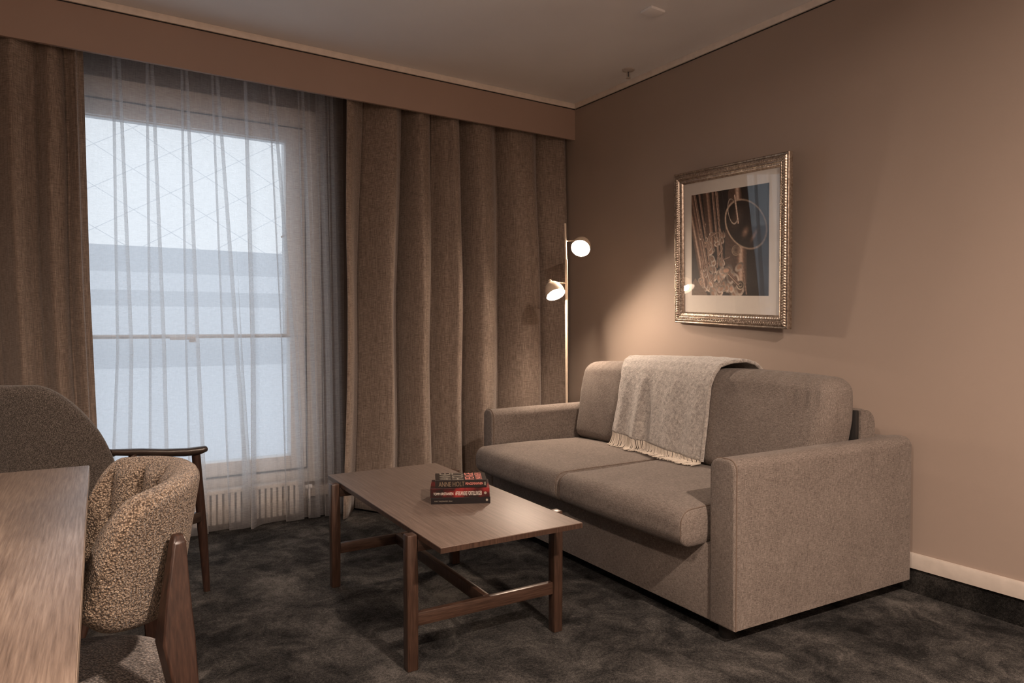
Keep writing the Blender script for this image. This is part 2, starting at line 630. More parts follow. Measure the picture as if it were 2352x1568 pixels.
# white skirting over a carpet upstand
bs = [(0, 0.098), (-0.016, 0.098), (-0.016, 0.143), (-0.011, 0.153), (0, 0.156)]
P = [[(x, y, z) for x, z in bs] for y in (YB, YW)]
struct(grid('baseboard_right', P, M['trim'], None, 30, close_v=True, cap=True))
struct(box('baseboard_right_carpet', (-0.007, YB, 0), (0, YW, 0.098), M['carpet_strip']))
P = [[(x, YW - (-y), z) for y, z in [(a, b) for a, b in bs]] for x in (WX1 - 1.6, 0)]
struct(grid('baseboard_window', P, M['trim'], None, 30, close_v=True, cap=True))
struct(box('baseboard_window_carpet', (XL, YW - 0.007, 0), (0, YW, 0.098), M['carpet_strip']))

# window
win = empty('window_1', (-2.30, 3.95, 0))
struct(win)


def ring(name, x0, x1, z0, z1, wl, wr, wb, wt, y0, y1, mat, parent, bev=0.004):
    return boxes(name, [((x0, y0, z0), (x0 + wl, y1, z1)), ((x1 - wr, y0, z0), (x1, y1, z1)),
                        ((x0 + wl, y0, z0), (x1 - wr, y1, z0 + wb)), ((x0 + wl, y0, z1 - wt), (x1 - wr, y1, z1))], mat, parent, bev)


ox = 2.30
ring('window_frame', WX0 + ox, WX1 + ox, WZ0, WZ1, .095, .095, .085, .112, -0.045, 0.06, M['white_frame'], win)
s1 = ring('upper_sash', WX0 + ox + .095, WX1 + ox - .095, 0.992, WZ1 - .112, .10, .105, .012, .078, -0.06, 0.03, M['white_frame'], win)
ring('sash_bead', -0.545, 0.535, 1.002, 2.066, .012, .012, .004, .012, -0.045, -0.02, M['white_frame'], s1, 0.002)
s2 = ring('lower_sash', WX0 + ox + .095, WX1 + ox - .095, WZ0 + .085, 0.991, .10, .085, .075, .006, -0.055, 0.03, M['white_frame'], win)
ring('gasket', WX0 + ox + .091, WX1 + ox - .091, WZ0 + .081, WZ1 - .108, .006, .006, .006, .006, -0.0615, -0.044, M['dark'], win, 0)
box('pane', (-0.54, -0.006, 1.004), (0.54, 0.0, 2.066), M['glass'], s1)
box('pane', (-0.54, -0.006, 0.325), (0.56, 0.0, 0.986), M['glass'], s2)
hd = boxes('handle', [((0.03, -0.075, 0.965), (0.065, -0.055, 1.0)), ((-0.06, -0.088, 0.978), (0.062, -0.074, 0.996))], M['white_frame'], win, 0.004)
tube('stay', [(0.50, -0.05, 1.535), (0.535, -0.06, 1.558)], 0.005, M['white_frame'], win, 8)

# outside: low building, rail and a lattice mast frame under an overcast sky
out = empty('building_opposite', (-2.0, 10.0, -3.0), 0, 'pale low building seen blurred through the sheer curtain and window', 'building')
for nm, z0, z1, mt in (('roof_rail', 1.73, 2.06, 'render_grey'), ('upper_wall', 1.50, 1.73, 'render_pale'), ('cornice', 1.30, 1.50, 'render_grey'),
                       ('wall', 0.94, 1.30, 'render_pale'), ('string_course', 0.51, 0.94, 'render_grey'), ('lower_wall', -3.0, 0.51, 'render_pale')):
    box(nm, (-9, 0, z0 + 3), (9, 0.4 + (0.3 if 'wall' in nm else 0), z1 + 3), M[mt], out)
net = empty('lattice_fence', (-2.0, 10.6, 2.0), 0, 'thin crisscross lattice rising above the low building outside', 'lattice')
lst = []
for k in range(-9, 10):
    lst.append((((k * 0.9) - 1.9, 0, 0), ((k * 0.9) + 1.9, 0, 2.3)))
    lst.append((((k * 0.9) + 1.9, 0.03, 0), ((k * 0.9) - 1.9, 0.03, 2.3)))
tubes('lattice_bars', [([a, b], 0.0042) for a, b in lst], M['steel'], net, 5)
tag(bpy.data.objects['lattice_bars'], 'thin grey crossing bars')
struct(box('ground_outside', (-14, 4.12, -3.2), (12, 14, -3.0), M['paving']))

# ------------------------------------------------------------------ radiator
rad = empty('radiator', (-2.33, 3.83, 0), 0, 'low white convector radiator with vertical slots under the window', 'radiator')
rx0, rx1 = -0.62, 0.62
boxes('casing', [((rx0, -0.038, 0.185), (rx1, 0.036, 0.205)), ((rx0, 0.02, 0.03), (rx1, 0.036, 0.185)), ((rx0, -0.038, 0.03), (rx0 + 0.01, 0.02, 0.185)), ((rx1 - 0.01, -0.038, 0.03), (rx1, 0.02, 0.185))], M['radiator'], rad, 0.002)
bm = bmesh.new()
x = rx0 + 0.012
while x < rx1 - 0.02:
    bm_box(bm, (x, -0.036, 0.03), (x + 0.019, 0.018, 0.186))
    x += 0.0302
from_bm('fins', bm, M['radiator'], rad)
tube('valve', [(rx1, 0.0, 0.16), (rx1 + 0.05, 0.0, 0.16)], [0.011, 0.013], M['white_frame'], rad, 12)
tube('pipe', [(rx1 + 0.035, 0.0, 0.16), (rx1 + 0.035, 0.0, 0.0)], 0.007, M['white_frame'], rad, 10)

# ------------------------------------------------------------------ curtains


def interp(xs, ys, x):
    return float(np.interp(x, xs, ys))


def drape(name, top_x, mid_x, bot_x, ybase, amp, z0, z1, lean, label, parent=None, left_tail=None):
    """folded hanging cloth: ridge positions at three heights"""
    n = len(top_x)
    zs = np.concatenate([np.linspace(z1, z1 - 0.25, 8)[:-1], np.linspace(z1 - 0.25, z0, 22)])
    per = 26
    rows = []
    for z in zs:
        u = (z1 - z) / (z1 - z0)
        rid = [interp([0, 0.5, 1], [a, b, c], u) for a, b, c in zip(top_x, mid_x, bot_x)]
        fl = 0.55 + 0.45 * min(1, u * 2.2)
        row = []
        for i in range(n - 1):
            w = rid[i + 1] - rid[i]
            for k in range(per):
                p = k / per
                ph = 2 * PI * p
                a = amp * fl * min(1.0, w / 0.17) * (1 + 0.25 * math.sin(i * 2.3))
                yy = ybase - a * math.cos(ph) - 0.22 * a * math.cos(2 * ph + 0.9 * math.sin(2.1 * i)) - 0.10 * a * math.cos(3 * ph + i)
                xx = rid[i] + w * p + lean * w * math.sin(ph) + 0.006 * math.sin(3 * z + i)
                yy += 0.006 * math.sin(5.1 * z + 1.7 * i + 3 * p)
                row.append((xx, yy, z))
        row.append((rid[-1], ybase - amp * fl * 0.8, z))
        if left_tail:
            row += [(rid[-1] + 0.004, ybase - amp * fl * 0.3, z), (rid[-1] + 0.003, ybase + 0.02, z), (rid[-1] + left_tail * 0.6, ybase + 0.034, z), (rid[-1] + left_tail, ybase + 0.036, z)]
        rows.append(row)
    o = grid(name, rows, M['drape'], parent, 180)
    md = o.modifiers.new('thickness', 'SOLIDIFY')
    md.thickness = 0.003
    return tag(o, label, 'curtain', 'heavy brown curtains')


drape('curtain', [-1.518, -1.236, -1.061, -0.878, -0.655, -0.353, -0.027], [-1.53, -1.279, -1.064, -0.865, -0.656, -0.309, -0.017],
      [-1.565, -1.30, -1.07, -0.86, -0.66, -0.30, -0.015], 3.722, 0.096, 0.015, 2.44, 0.15, 'heavy brown slub curtain hanging behind the sofa and floor lamp')
drape('curtain', [-4.3, -4.1, -3.9, -3.72, -3.55, -3.38, -3.2, -2.965, -2.845, -2.755], [-4.3, -4.1, -3.9, -3.72, -3.55, -3.35, -3.15, -2.945, -2.82, -2.738],
      [-4.3, -4.1, -3.9, -3.72, -3.55, -3.33, -3.12, -2.92, -2.79, -2.70], 3.690, 0.070, 0.015, 2.44, 0.10, 'heavy brown slub curtain at the left edge behind the grey armchair', None, 0.034)


def sheer():
    # z-folds at pleat positions; three layers of cloth overlap in each
    pl_top = [-2.588, -2.449, -2.299, -2.164, -2.019, -1.893, -1.736, -1.64, -1.575]
    pl_mid = [-2.567, -2.430, -2.276, -2.10, -1.992, -1.811, -1.70, -1.61, -1.56]
    pl_bot = [-2.600, -2.43, -2.254, -2.06, -1.995, -1.78, -1.678, -1.60, -1.55]
    w_top = [0.018, 0.016, 0.016, 0.016, 0.022, 0.015, 0.020, 0.02, 0.02]
    w_bot = [0.075, 0.080, 0.070, 0.09, 0.040, 0.080, 0.050, 0.03, 0.03]
    z1, z0 = 2.43, 0.012
    rows = []
    for z in np.linspace(z1, z0, 46):
        u = (z1 - z) / (z1 - z0)
        pts = [(-2.728, 3.752), (-2.70, 3.750)]
        for i in range(9):
            c = interp([0.0, 0.62, 1.0], [pl_top[i], pl_mid[i], pl_bot[i]], u)
            w = (w_top[i] + (w_bot[i] - w_top[i]) * u ** 0.8) / 2
            f = 0.012 + 0.020 * min(1, 2 * u)
            if i == 4:      # overlapped seam: cloth doubled back in a flat fold
                pts += [(c - 0.05, 3.756), (c + w * 0.4, 3.752 - f * 0.35), (c + w, 3.748 - f * 0.2), (c + w * 0.6, 3.742 - f * 0.5), (c - w * 0.6, 3.736 - f), (c - w, 3.731 - f * 1.3), (c - w * 0.4, 3.727 - f * 1.3), (c + 0.05, 3.745)]
            else:           # box pleat standing forward
                yb = 3.754 + 0.004 * math.sin(i + 3 * u)
                o = 0.0045
                pts += [(c - w - 0.03, yb), (c - w + o, yb - 0.001), (c - w + o, yb - 0.006), (c - w - o, yb - f * 0.8), (c - w - o, yb - f), (c, yb - f - 0.005), (c + w + o, yb - f), (c + w + o, yb - f * 0.8), (c + w - o, yb - 0.006), (c + w - o, yb - 0.001), (c + w + 0.03, yb)]
        pts.append((-1.50, 3.745))
        # densify with a smooth curve
        pa = np.array(pts)
        d = np.concatenate([[0], np.cumsum(np.linalg.norm(np.diff(pa, axis=0), axis=1))])
        d /= d[-1]
        idx = np.arange(len(pa))
        tt = np.linspace(0, len(pa) - 1, 4 * (len(pa) - 1) + 1)
        row = []
        for t in tt:
            i = int(min(t, len(pa) - 2))
            fr = t - i
            p0, p1, p2, p3 = pa[max(i - 1, 0)], pa[i], pa[i + 1], pa[min(i + 2, len(pa) - 1)]
            q = 0.5 * ((2 * p1) + (-p0 + p2) * fr + (2 * p0 - 5 * p1 + 4 * p2 - p3) * fr ** 2 + (-p0 + 3 * p1 - 3 * p2 + p3) * fr ** 3)
            row.append((q[0], q[1], z))
        rows.append(row)
    o = grid('sheer_curtain', rows, M['sheer'], None, 180)
    tag(o, 'pale translucent sheer curtain pleated across the bright window', 'curtain')
    hem = []
    lastn = 6
    P = [[(x, y - 0.0015, z) for x, y, z in rows[k]] for k in range(len(rows) - 3, len(rows))]
    h = grid('hem', P, M['sheer'], o, 180)
    P = [[(x, y - 0.0015, z) for x, y, z in rows[k]] for k in range(0, 3)]
    h = grid('heading_tape', P, M['sheer'], o, 180)
    return o


sheer()
rail = box('curtain_rail', (-4.5, 3.66, 2.455), (-0.01, 3.79, CEIL - 0.001), M['white_frame'], None, 0.004)
tag(rail, 'white curtain rail on the ceiling behind the brown pelmet', 'curtain rail')

# ------------------------------------------------------------------ ceiling items
pl = box('ceiling_plate', (-0.043, -0.037, -0.012), (0.043, 0.037, 0), M['ceiling'], None, 0.002)
pl.location = (-0.531, 2.345, CEIL)
tag(pl, 'small square cover plate on the ceiling', 'ceiling plate')
spk = empty('sprinkler', (-0.125, 2.955, CEIL), 0, 'small sprinkler head on the ceiling near the right wall', 'sprinkler')
lathe('escutcheon', [(0.0, -0.012), (0.014, -0.012), (0.034, -0.004), (0.036, 0.0)], M['trim'], spk, 28)
boxes('yoke', [((-0.012, -0.004, -0.042), (-0.008, 0.004, -0.01)), ((0.008, -0.004, -0.042), (0.012, 0.004, -0.01)), ((-0.012, -0.004, -0.046), (0.012, 0.004, -0.040))], M['trim'], spk, 0.001)
tube('glass_bulb', [(0, 0, -0.012), (0, 0, -0.040)], 0.0025, M['black'], spk, 8)
lathe('deflector', [(0.0, -0.049), (0.014, -0.048), (0.014, -0.046), (0.0, -0.046)], M['trim'], spk, 20)

# ------------------------------------------------------------------ sofa
SO = (-0.993, 1.488, 0.0)
SRZ = R(-1.4)
sofa = empty('sofa', SO, SRZ, 'beige linen two-seat sofa standing along the right wall', 'sofa')


def arm_profile(l0, l1, z0, z1, flip):
    w = l1 - l0
    pts = [(l0, z0), (l1, z0)]
    ra, rb = 0.034, 0.040
    if flip:
        ra, rb = rb, ra
    for k in range(0, 9):
        a = k / 8 * PI / 2
        pts.append((l1 - rb + rb * math.cos(a), z1 - rb + rb * math.sin(a)))
    for k in range(0, 9):
        a = PI / 2 + k / 8 * PI / 2
        pts.append((l0 + ra + ra * math.cos(a), z1 - ra + ra * math.sin(a)))
    return pts


def skew(x, y, z):
    return (x, y - 0.049 * x, z + 0.008 * x)


def noskew(x, y, z):
    return (x, y, z + 0.010 * x)


for l0, l1, fn, fl in ((0.0, 0.105, skew, False), (1.578, 1.668, noskew, True)):
    prof = arm_profile(l0, l1, 0.055, 0.612, fl)
    a = prism('armrest', prof, 0.0, 0.952, M['linen'], sofa, 0.009, fn, 40, 6)
    loop = [(0.011, y, z) for y, z in prof] + [(0.011, *prof[0])]
    cy = (l0 + l1) / 2
    loop = [(x + 0.0, cy + (y - cy) * 1.008, z + (0.001 if z > 0.3 else 0)) for x, y, z in loop]
    tube('piping', [fn(*p) for p in loop[1:-1] + [loop[0]]], 0.0022, M['piping'], a, 6)
box('base', (0.006, 0.10, 0.055), (0.80, 1.582, 0.315), M['linen'], sofa, 0.006)
bm = bmesh.new()
bm_box(bm, (0.78, -0.02, 0.055), (0.955, 1.66, 0.612), 0.012)
from_bm('rear_panel', bm, M['linen'], sofa, 35)
# rounded back frame
prof = [(0.772, 0.30), (0.868, 0.30), (0.868, 0.655)] + [(0.868 - 0.066 + 0.066 * math.cos(a), 0.66 + 0.062 * math.sin(a)) for a in np.linspace(0, PI / 2, 10)] + [(0.785, 0.728), (0.776, 0.722)]
P = [[(d, l, z) for d, z in prof] for l in (0.055, 0.075, 1.58, 1.60)]
grid('back_frame', P, M['linen'], sofa, 40, close_v=True, cap=True)
box('zip_strip', (0.752, 0.06, 0.45), (0.771, 1.595, 0.722), M['black'], sofa, 0.003)
tag(bpy.data.objects['zip_strip'], 'black fabric strip')


def seat_puff(l0, l1, s):
    lc, lh = (l0 + l1) / 2, (l1 - l0) / 2

    def f(x, y, z):
        u = (y - lc) / lh
        v = (x - 0.22) / 0.34
        dome = max(0, 1 - u * u) ** 0.6 * max(0, 1 - v * v) ** 0.6
        wv = 0.006 * math.sin(6 * x + 2.0 * s) * math.sin(5 * y + s)
        k = max(0.0, min(1.0, (z - 0.33) / 0.09))
        k = k * k * (3 - 2 * k)
        fx = max(0.0, min(1.0, -x / 0.05))
        x2 = x - 0.010 * max(0, 1 - u * u) * fx * max(0, 1 - ((z - 0.37) / 0.09) ** 2)
        z = z + k * (0.018 * dome + wv) - (1 - k) * 0.004 * dome
        x = x2
        return (x, y, z)
    return f


def loop_piping(lo, hi, z, r, parent, f, inset):
    pass


for (l0, l1, s) in ((0.118, 0.8365, 0.4), (0.8375, 1.566, 2.1)):
    f = seat_puff(l0, l1, s)
    c = rbox('seat_cushion', (-0.108, l0, 0.308), (0.60, l1, 0.434), (0.048, 0.020, 0.048), M['linen'], sofa, 5, (18, 18, 4), f)
    for yy in (l0 + 0.012, l1 - 0.012):
        pts = []
        for a in np.linspace(0, 1, 40):
            # seam near each end following the section outline
            if a < 0.5:
                pts.append(f(0.50 - 0.563 * a / 0.5, yy, 0.4318))
            else:
                th = (a - 0.5) / 0.5
                if th < 0.5:
                    b = th / 0.5 * PI / 2
                    pts.append(f(-0.062 - 0.0435 * math.sin(b), yy, 0.388 + 0.0435 * math.cos(b)))
                else:
                    pts.append(f(-0.1060, yy, 0.388 - (th - 0.5) / 0.5 * 0.045))
        tube('piping', pts, 0.0014, M['piping'], c, 5)


def back_shape(l0, l1, s):
    lc, lh = (l0 + l1) / 2, (l1 - l0) / 2

    def f(x, y, z):
        u = max(-1, min(1, (y - lc) / lh))
        h = (z - 0.44) / 0.41
        bulge = max(0, 1 - u ** 4) * max(0, math.sin(PI * max(0, min(1, h * 0.95 + 0.05)))) ** 0.7
        lean = 0.20 * (z - 0.44)
        front = max(0.0, min(1.0, (0.69 - x) / 0.13))
        front = front * front * (3 - 2 * front)
        x2 = x + lean * (0.35 + 0.65 * front)
        if front > 0:
            x2 -= 0.022 * bulge * front
            x2 += front * 0.0048 * math.sin(y * 2 * PI / 0.043 + 4 * math.sin(11 * y)) * math.exp(-((z - 0.775) / 0.03) ** 2) * max(0, math.sin(7 * y + 1.1)) ** 0.7
        if z > 0.80:
            z = z + 0.014 * max(0, 1 - u * u) + 0.0018 * math.sin(y * 2 * PI / 0.053 + s + 3 * math.sin(8 * y)) * front
        # ends swell over the arm
        if z > 0.60:
            y = y + 0.012 * u * min(1, (z - 0.60) / 0.08)
            y = y - u * 0.020 * max(0, (z - 0.74) / 0.12) ** 2
        return (x2, y, z)
    return f


for (l0, l1, s) in ((0.068, 0.832, 0.3), (0.838, 1.572, 1.7)):
    f = back_shape(l0, l1, s)
    c = rbox('back_cushion', (0.505, l0, 0.435), (0.745, l1, 0.848), (0.065, 0.05, 0.055), M['linen'], sofa, 6, (8, 70, 14), f)
    pts = [f(0.515, y, 0.812) for y in np.linspace(l0 + 0.035, l1 - 0.035, 60)]
    tube('piping', [(p[0] - 0.0, p[1], p[2]) for p in pts], 0.0016, M['piping'], c, 5)
for d, l in ((0.06, 0.08), (0.06, 1.59), (0.88, 0.06), (0.88, 1.59)):
    lathe('foot', [(0, 0), (0.024, 0), (0.028, 0.058), (0, 0.058)], M['black'], sofa, 16, (d, l, 0))

# ------------------------------------------------------------------ throw on the sofa back
prof_t = np.array([(0.792, 0.74), (0.800, 0.80), (0.795, 0.850), (0.765, 0.880), (0.715, 0.892), (0.655, 0.890), (0.605, 0.873), (0.570, 0.838), (0.548, 0.79), (0.528, 0.72), (0.511, 0.64), (0.498, 0.575), (0.490, 0.535), (0.486, 0.510)])
dd = np.concatenate([[0], np.cumsum(np.linalg.norm(np.diff(prof_t, axis=0), axis=1))])
dd /= dd[-1]
NS, NT_ = 90, 80


def throw_pt(a, t):
    """a across 0..1 from near (right) edge to far edge, t along 0..1 from behind to front"""
    d = float(np.interp(t, dd, prof_t[:, 0]))
    z = float(np.interp(t, dd, prof_t[:, 1]))
    near = interp([0, 0.3, 0.45, 0.6, 0.8, 1], [0.50, 0.555, 0.60, 0.605, 0.59, 0.590], t)
    far = interp([0, 0.3, 0.45, 0.6, 0.8, 1], [1.24, 1.27, 1.235, 1.19, 1.18, 1.185], t)
    l = near + (far - near) * a
    g = max(0.0, (t - 0.42) / 0.58)
    fold = 0.016 * math.exp(-((a - 0.72) / 0.055) ** 2) - 0.009 * math.exp(-((a - 0.62) / 0.05) ** 2) + 0.009 * math.exp(-((a - 0.36) / 0.09) ** 2 ) + 0.008 * math.exp(-((a - 0.12) / 0.07) ** 2) + 0.010 * math.exp(-((a - 0.93) / 0.05) ** 2)
    d -= fold * g * 1.3 + 0.006
    topn = math.exp(-((t - 0.30) / 0.13) ** 2)
    z += topn * (0.010 * math.sin(5 * a + 0.5) + 0.012 * math.exp(-((a - 0.75) / 0.25) ** 2))
    z -= 0.035 * (1 - a) * max(0, (t - 0.8) / 0.2)
    z += 0.020 * (a - 0.5) * max(0, (t - 0.8) / 0.2)
    n = fbm(np.array(l * 60), np.array(t * 60), 3, 3)
    d -= 0.0016 * float(n)
    z += 0.0016 * float(n) * topn
    return (d, l, z)


rows = [[throw_pt(i / NS, j / NT_) for j in range(NT_ + 1)] for i in range(NS + 1)]
th = grid('throw_blanket', rows, M['wool'], None, 180)
th.location = SO
th.rotation_euler = (0, 0, SRZ)
sol = th.modifiers.new('thickness', 'SOLIDIFY')
sol.thickness = 0.011
sol.offset = 0
tag(th, 'grey felted wool throw with cream fringe draped over the sofa back', 'throw blanket')
# rolled near edge
edge = [throw_pt(0.0, t) for t in np.linspace(0.0, 1, 50)]
tube('folded_edge', [(p[0] - 0.002, p[1] - 0.001, p[2] - 0.001) for p in edge], 0.0085, M['wool'], th, 10)
lst = []
for k in range(92):
    a = (k + 0.5) / 92
    p = throw_pt(a, 1.0)
    L = 0.072 * random.uniform(0.86, 1.08)
    sx = random.uniform(-0.010, 0.010) + (0.012 if 0.45 < a < 0.6 else 0) * random.random()
    pts = []
    for i in range(6):
        s = i / 5
        z = max(p[2] - L * s, 0.455 + 0.002 * math.sin(k))
        over = max(0.0, (0.456 - (p[2] - L * s)))
        pts.append((p[0] - 0.003 - 0.022 * s * s - over * 0.8, p[1] + sx * s * s + 0.002 * math.sin(k * 1.7 + 4 * s), z))
    lst.append((pts, [0.0030, 0.0031, 0.0031, 0.0029, 0.0026, 0.0017]))
fr = tubes('fringe', lst, M['fringe'], th, 6)
tag(fr, 'cream twisted fringe')

# ------------------------------------------------------------------ floor lamp
lampx, lampy = -0.380, 3.19
lamp = empty('floor_lamp', (lampx, lampy, 0), 0, 'slim cream floor lamp with two lit dome heads behind the sofa', 'lamp')
lathe('base', [(0, 0), (0.125, 0), (0.128, 0.006), (0.122, 0.012), (0.02, 0.016), (0.0, 0.016)], M['lamp_metal'], lamp, 48)
tube('pole', [(0.010, 0, 0.012), (0.0, 0, 1.43)], 0.0078, M['lamp_metal'], lamp, 16)
tube('upper_pole', [(-0.0015, 0, 1.41), (-0.009, 0, 1.635)], 0.0055, M['lamp_metal'], lamp, 16)


def head(cap, axis, arm_from, rec):
    ax = Vector(axis).normalized()
    q = ax.to_track_quat('-Z', 'Y')
    cap = Vector(cap)
    am = tube('arm', [arm_from, tuple(cap)], 0.0042, M['lamp_metal'], lamp, 10)
    # dome: apex at z=0, opening at z=-H (pointing along axis)
    H, Ro = 0.088, 0.056
    prof = [(0.0, 0.0), (0.012, -0.001)] + [(Ro * math.sin(a), -0.075 * (1 - math.cos(a)) - 0.002) for a in np.linspace(0.25, PI / 2, 14)] + [(Ro, -H)]
    inner = [(r - 0.0025 if r > 0.003 else 0, z - 0.0025) for r, z in reversed(prof)]
    inner[0] = (Ro - 0.0025, -H)
    s = lathe('shade', prof, M['lamp_metal'], lamp, 40, cap, None, 60)
    s.rotation_mode = 'QUATERNION'
    s.rotation_quaternion = q
    li = lathe('lining', inner, M['lamp_inside'], s, 40, None, None, 60)
    tag(li, 'white inside of the shade')
    lathe('knob', [(0, 0.016), (0.008, 0.015), (0.0115, 0.008), (0.011, 0.0), (0.012, -0.004), (0, -0.004)], M['lamp_metal'], s, 20)
    b = lathe('bulb', [] + [(0.022 * math.sin(a), -rec - 0.022 * math.cos(a)) for a in np.linspace(0.1, PI - 0.5, 14)] + [(0.012, -0.02), (0.0, -0.02)], M['bulb'], s, 24)
    tag(b, 'glowing warm bulb')
    return s


head((0.133, 0.012, 1.548), (-0.62, -0.50, -0.60), (-0.007, 0, 1.535), 0.064)
head((-0.108, 0.004, 1.296), (0.0, -0.57, -0.82), (0.0, 0, 1.294), 0.071)

# ------------------------------------------------------------------ framed picture
FW, FH, MW = 0.7332, 0.7846, 0.062
pic = empty('framed_picture', (-0.004, 2.3204, 1.4456 - FH / 2 + 0.0), 0, 'framed saxophone photograph in ornate silver-gold frame on the right wall', 'picture')
# local: u toward +y (left in view), w up, n out of the wall (-x). tilt and roll
roll, lean, yawf = 0.0455, 0.0565, -0.064
Mx = Matrix(((0, 0, -1), (1, 0, 0), (0, 1, 0)))          # (u,v,n) -> world
Rroll = Matrix.Rotation(roll, 3, 'X')
Rlean = Matrix.Rotation(-lean, 3, 'Y')
pic.rotation_mode = 'QUATERNION'
pic.rotation_quaternion = (Matrix.Rotation(yawf, 3, 'Z') @ Rlean @ Rroll).to_quaternion()
pic.location = (-0.030, 2.3148, 1.0517)


def W3(u, v, n):
    return (-n, u, v)


# moulding section: q from outer (0) to inner (MW), height n
sec = [(0.0, 0.0), (0.0, 0.022), (0.003, 0.026), (0.007, 0.0265), (0.009, 0.024), (0.011, 0.025), (0.015, 0.029), (0.019, 0.032), (0.023, 0.0335), (0.027, 0.033), (0.031, 0.030), (0.034, 0.0265), (0.0355, 0.0255), (0.037, 0.028), (0.0385, 0.0295), (0.040, 0.028), (0.0415, 0.024), (0.044, 0.0225), (0.047, 0.0225), (0.050, 0.0215), (0.0515, 0.020), (0.053, 0.0205), (0.0545, 0.019), (0.058, 0.014), (0.060, 0.011), (0.060, 0.006)]


def fine_sec():
    out = []
    for i in range(len(sec) - 1):
        k = 3 if 0.009 < sec[i][0] < 0.036 else 1
        for j in range(k):
            f = j / k
            out.append((sec[i][0] + (sec[i + 1][0] - sec[i][0]) * f, sec[i][1] + (sec[i + 1][1] - sec[i][1]) * f))
    out.append(sec[-1])
    return out


FS = fine_sec()


def relief(q, s):
    h = 0.0
    if 0.010 <= q <= 0.022:       # leaf band
        c = (q - 0.010) / 0.012
        ph = s / 0.0125
        h += 0.0022 * math.sin(PI * c) * abs(math.sin(PI * (ph + 0.5 * c)))
    if 0.020 <= q <= 0.033:       # bead row
        c = (q - 0.0265) / 0.0065
        ph = (s / 0.0125) % 1.0 - 0.5
        r2 = (c) ** 2 + (ph / 0.42) ** 2
        h += 0.0034 * math.sqrt(max(0, 1 - r2)) - 0.0012
    if 0.0415 <= q <= 0.0505:     # fine inner scroll
        c = (q - 0.0415) / 0.009
        ph = s / 0.010
        h += 0.0012 * math.sin(PI * c) * math.sin(2 * PI * (ph + 0.6 * math.sin(PI * c)))
    return h


def moulding():
    V, F = [], []
    for side in range(4):
        Ls = FW if side in (0, 2) else FH
        ns = int(Ls / 0.0022)
        base = len(V)
        for i in range(ns + 1):
            f = i / ns
            for q, n in FS:
                s = q + (Ls - 2 * q) * f
                hn = n + relief(q, s - Ls / 2 + 50)
                if side == 0:
                    u, v = -FW / 2 + s, q
                elif side == 1:
                    u, v = FW / 2 - q, s
                elif side == 2:
                    u, v = FW / 2 - s, FH - q
                else:
                    u, v = -FW / 2 + q, FH - s
                V.append(W3(u, v, hn))
        nv = len(FS)
        for i in range(ns):
            for j in range(nv - 1):
                a = base + i * nv + j
                F.append([a, a + 1, a + nv + 1, a + nv])
    return mk('moulding', V, F, M['gilt'], pic, 60)


moulding()
iw, ih = FW / 2 - MW + 0.004, MW - 0.004
box('backing_board', (-0.006, -FW / 2 + 0.01, 0.01), (-0.001, FW / 2 - 0.01, FH - 0.01), M['dark'], pic)
box('mat', (-0.0085, -iw, ih), (-0.0062, iw, FH - ih), M['mat_board'], pic)
PW, PH = 0.498, 0.516
pu0, pv0 = -0.252, 0.148
nx_, ny_ = 230, 250


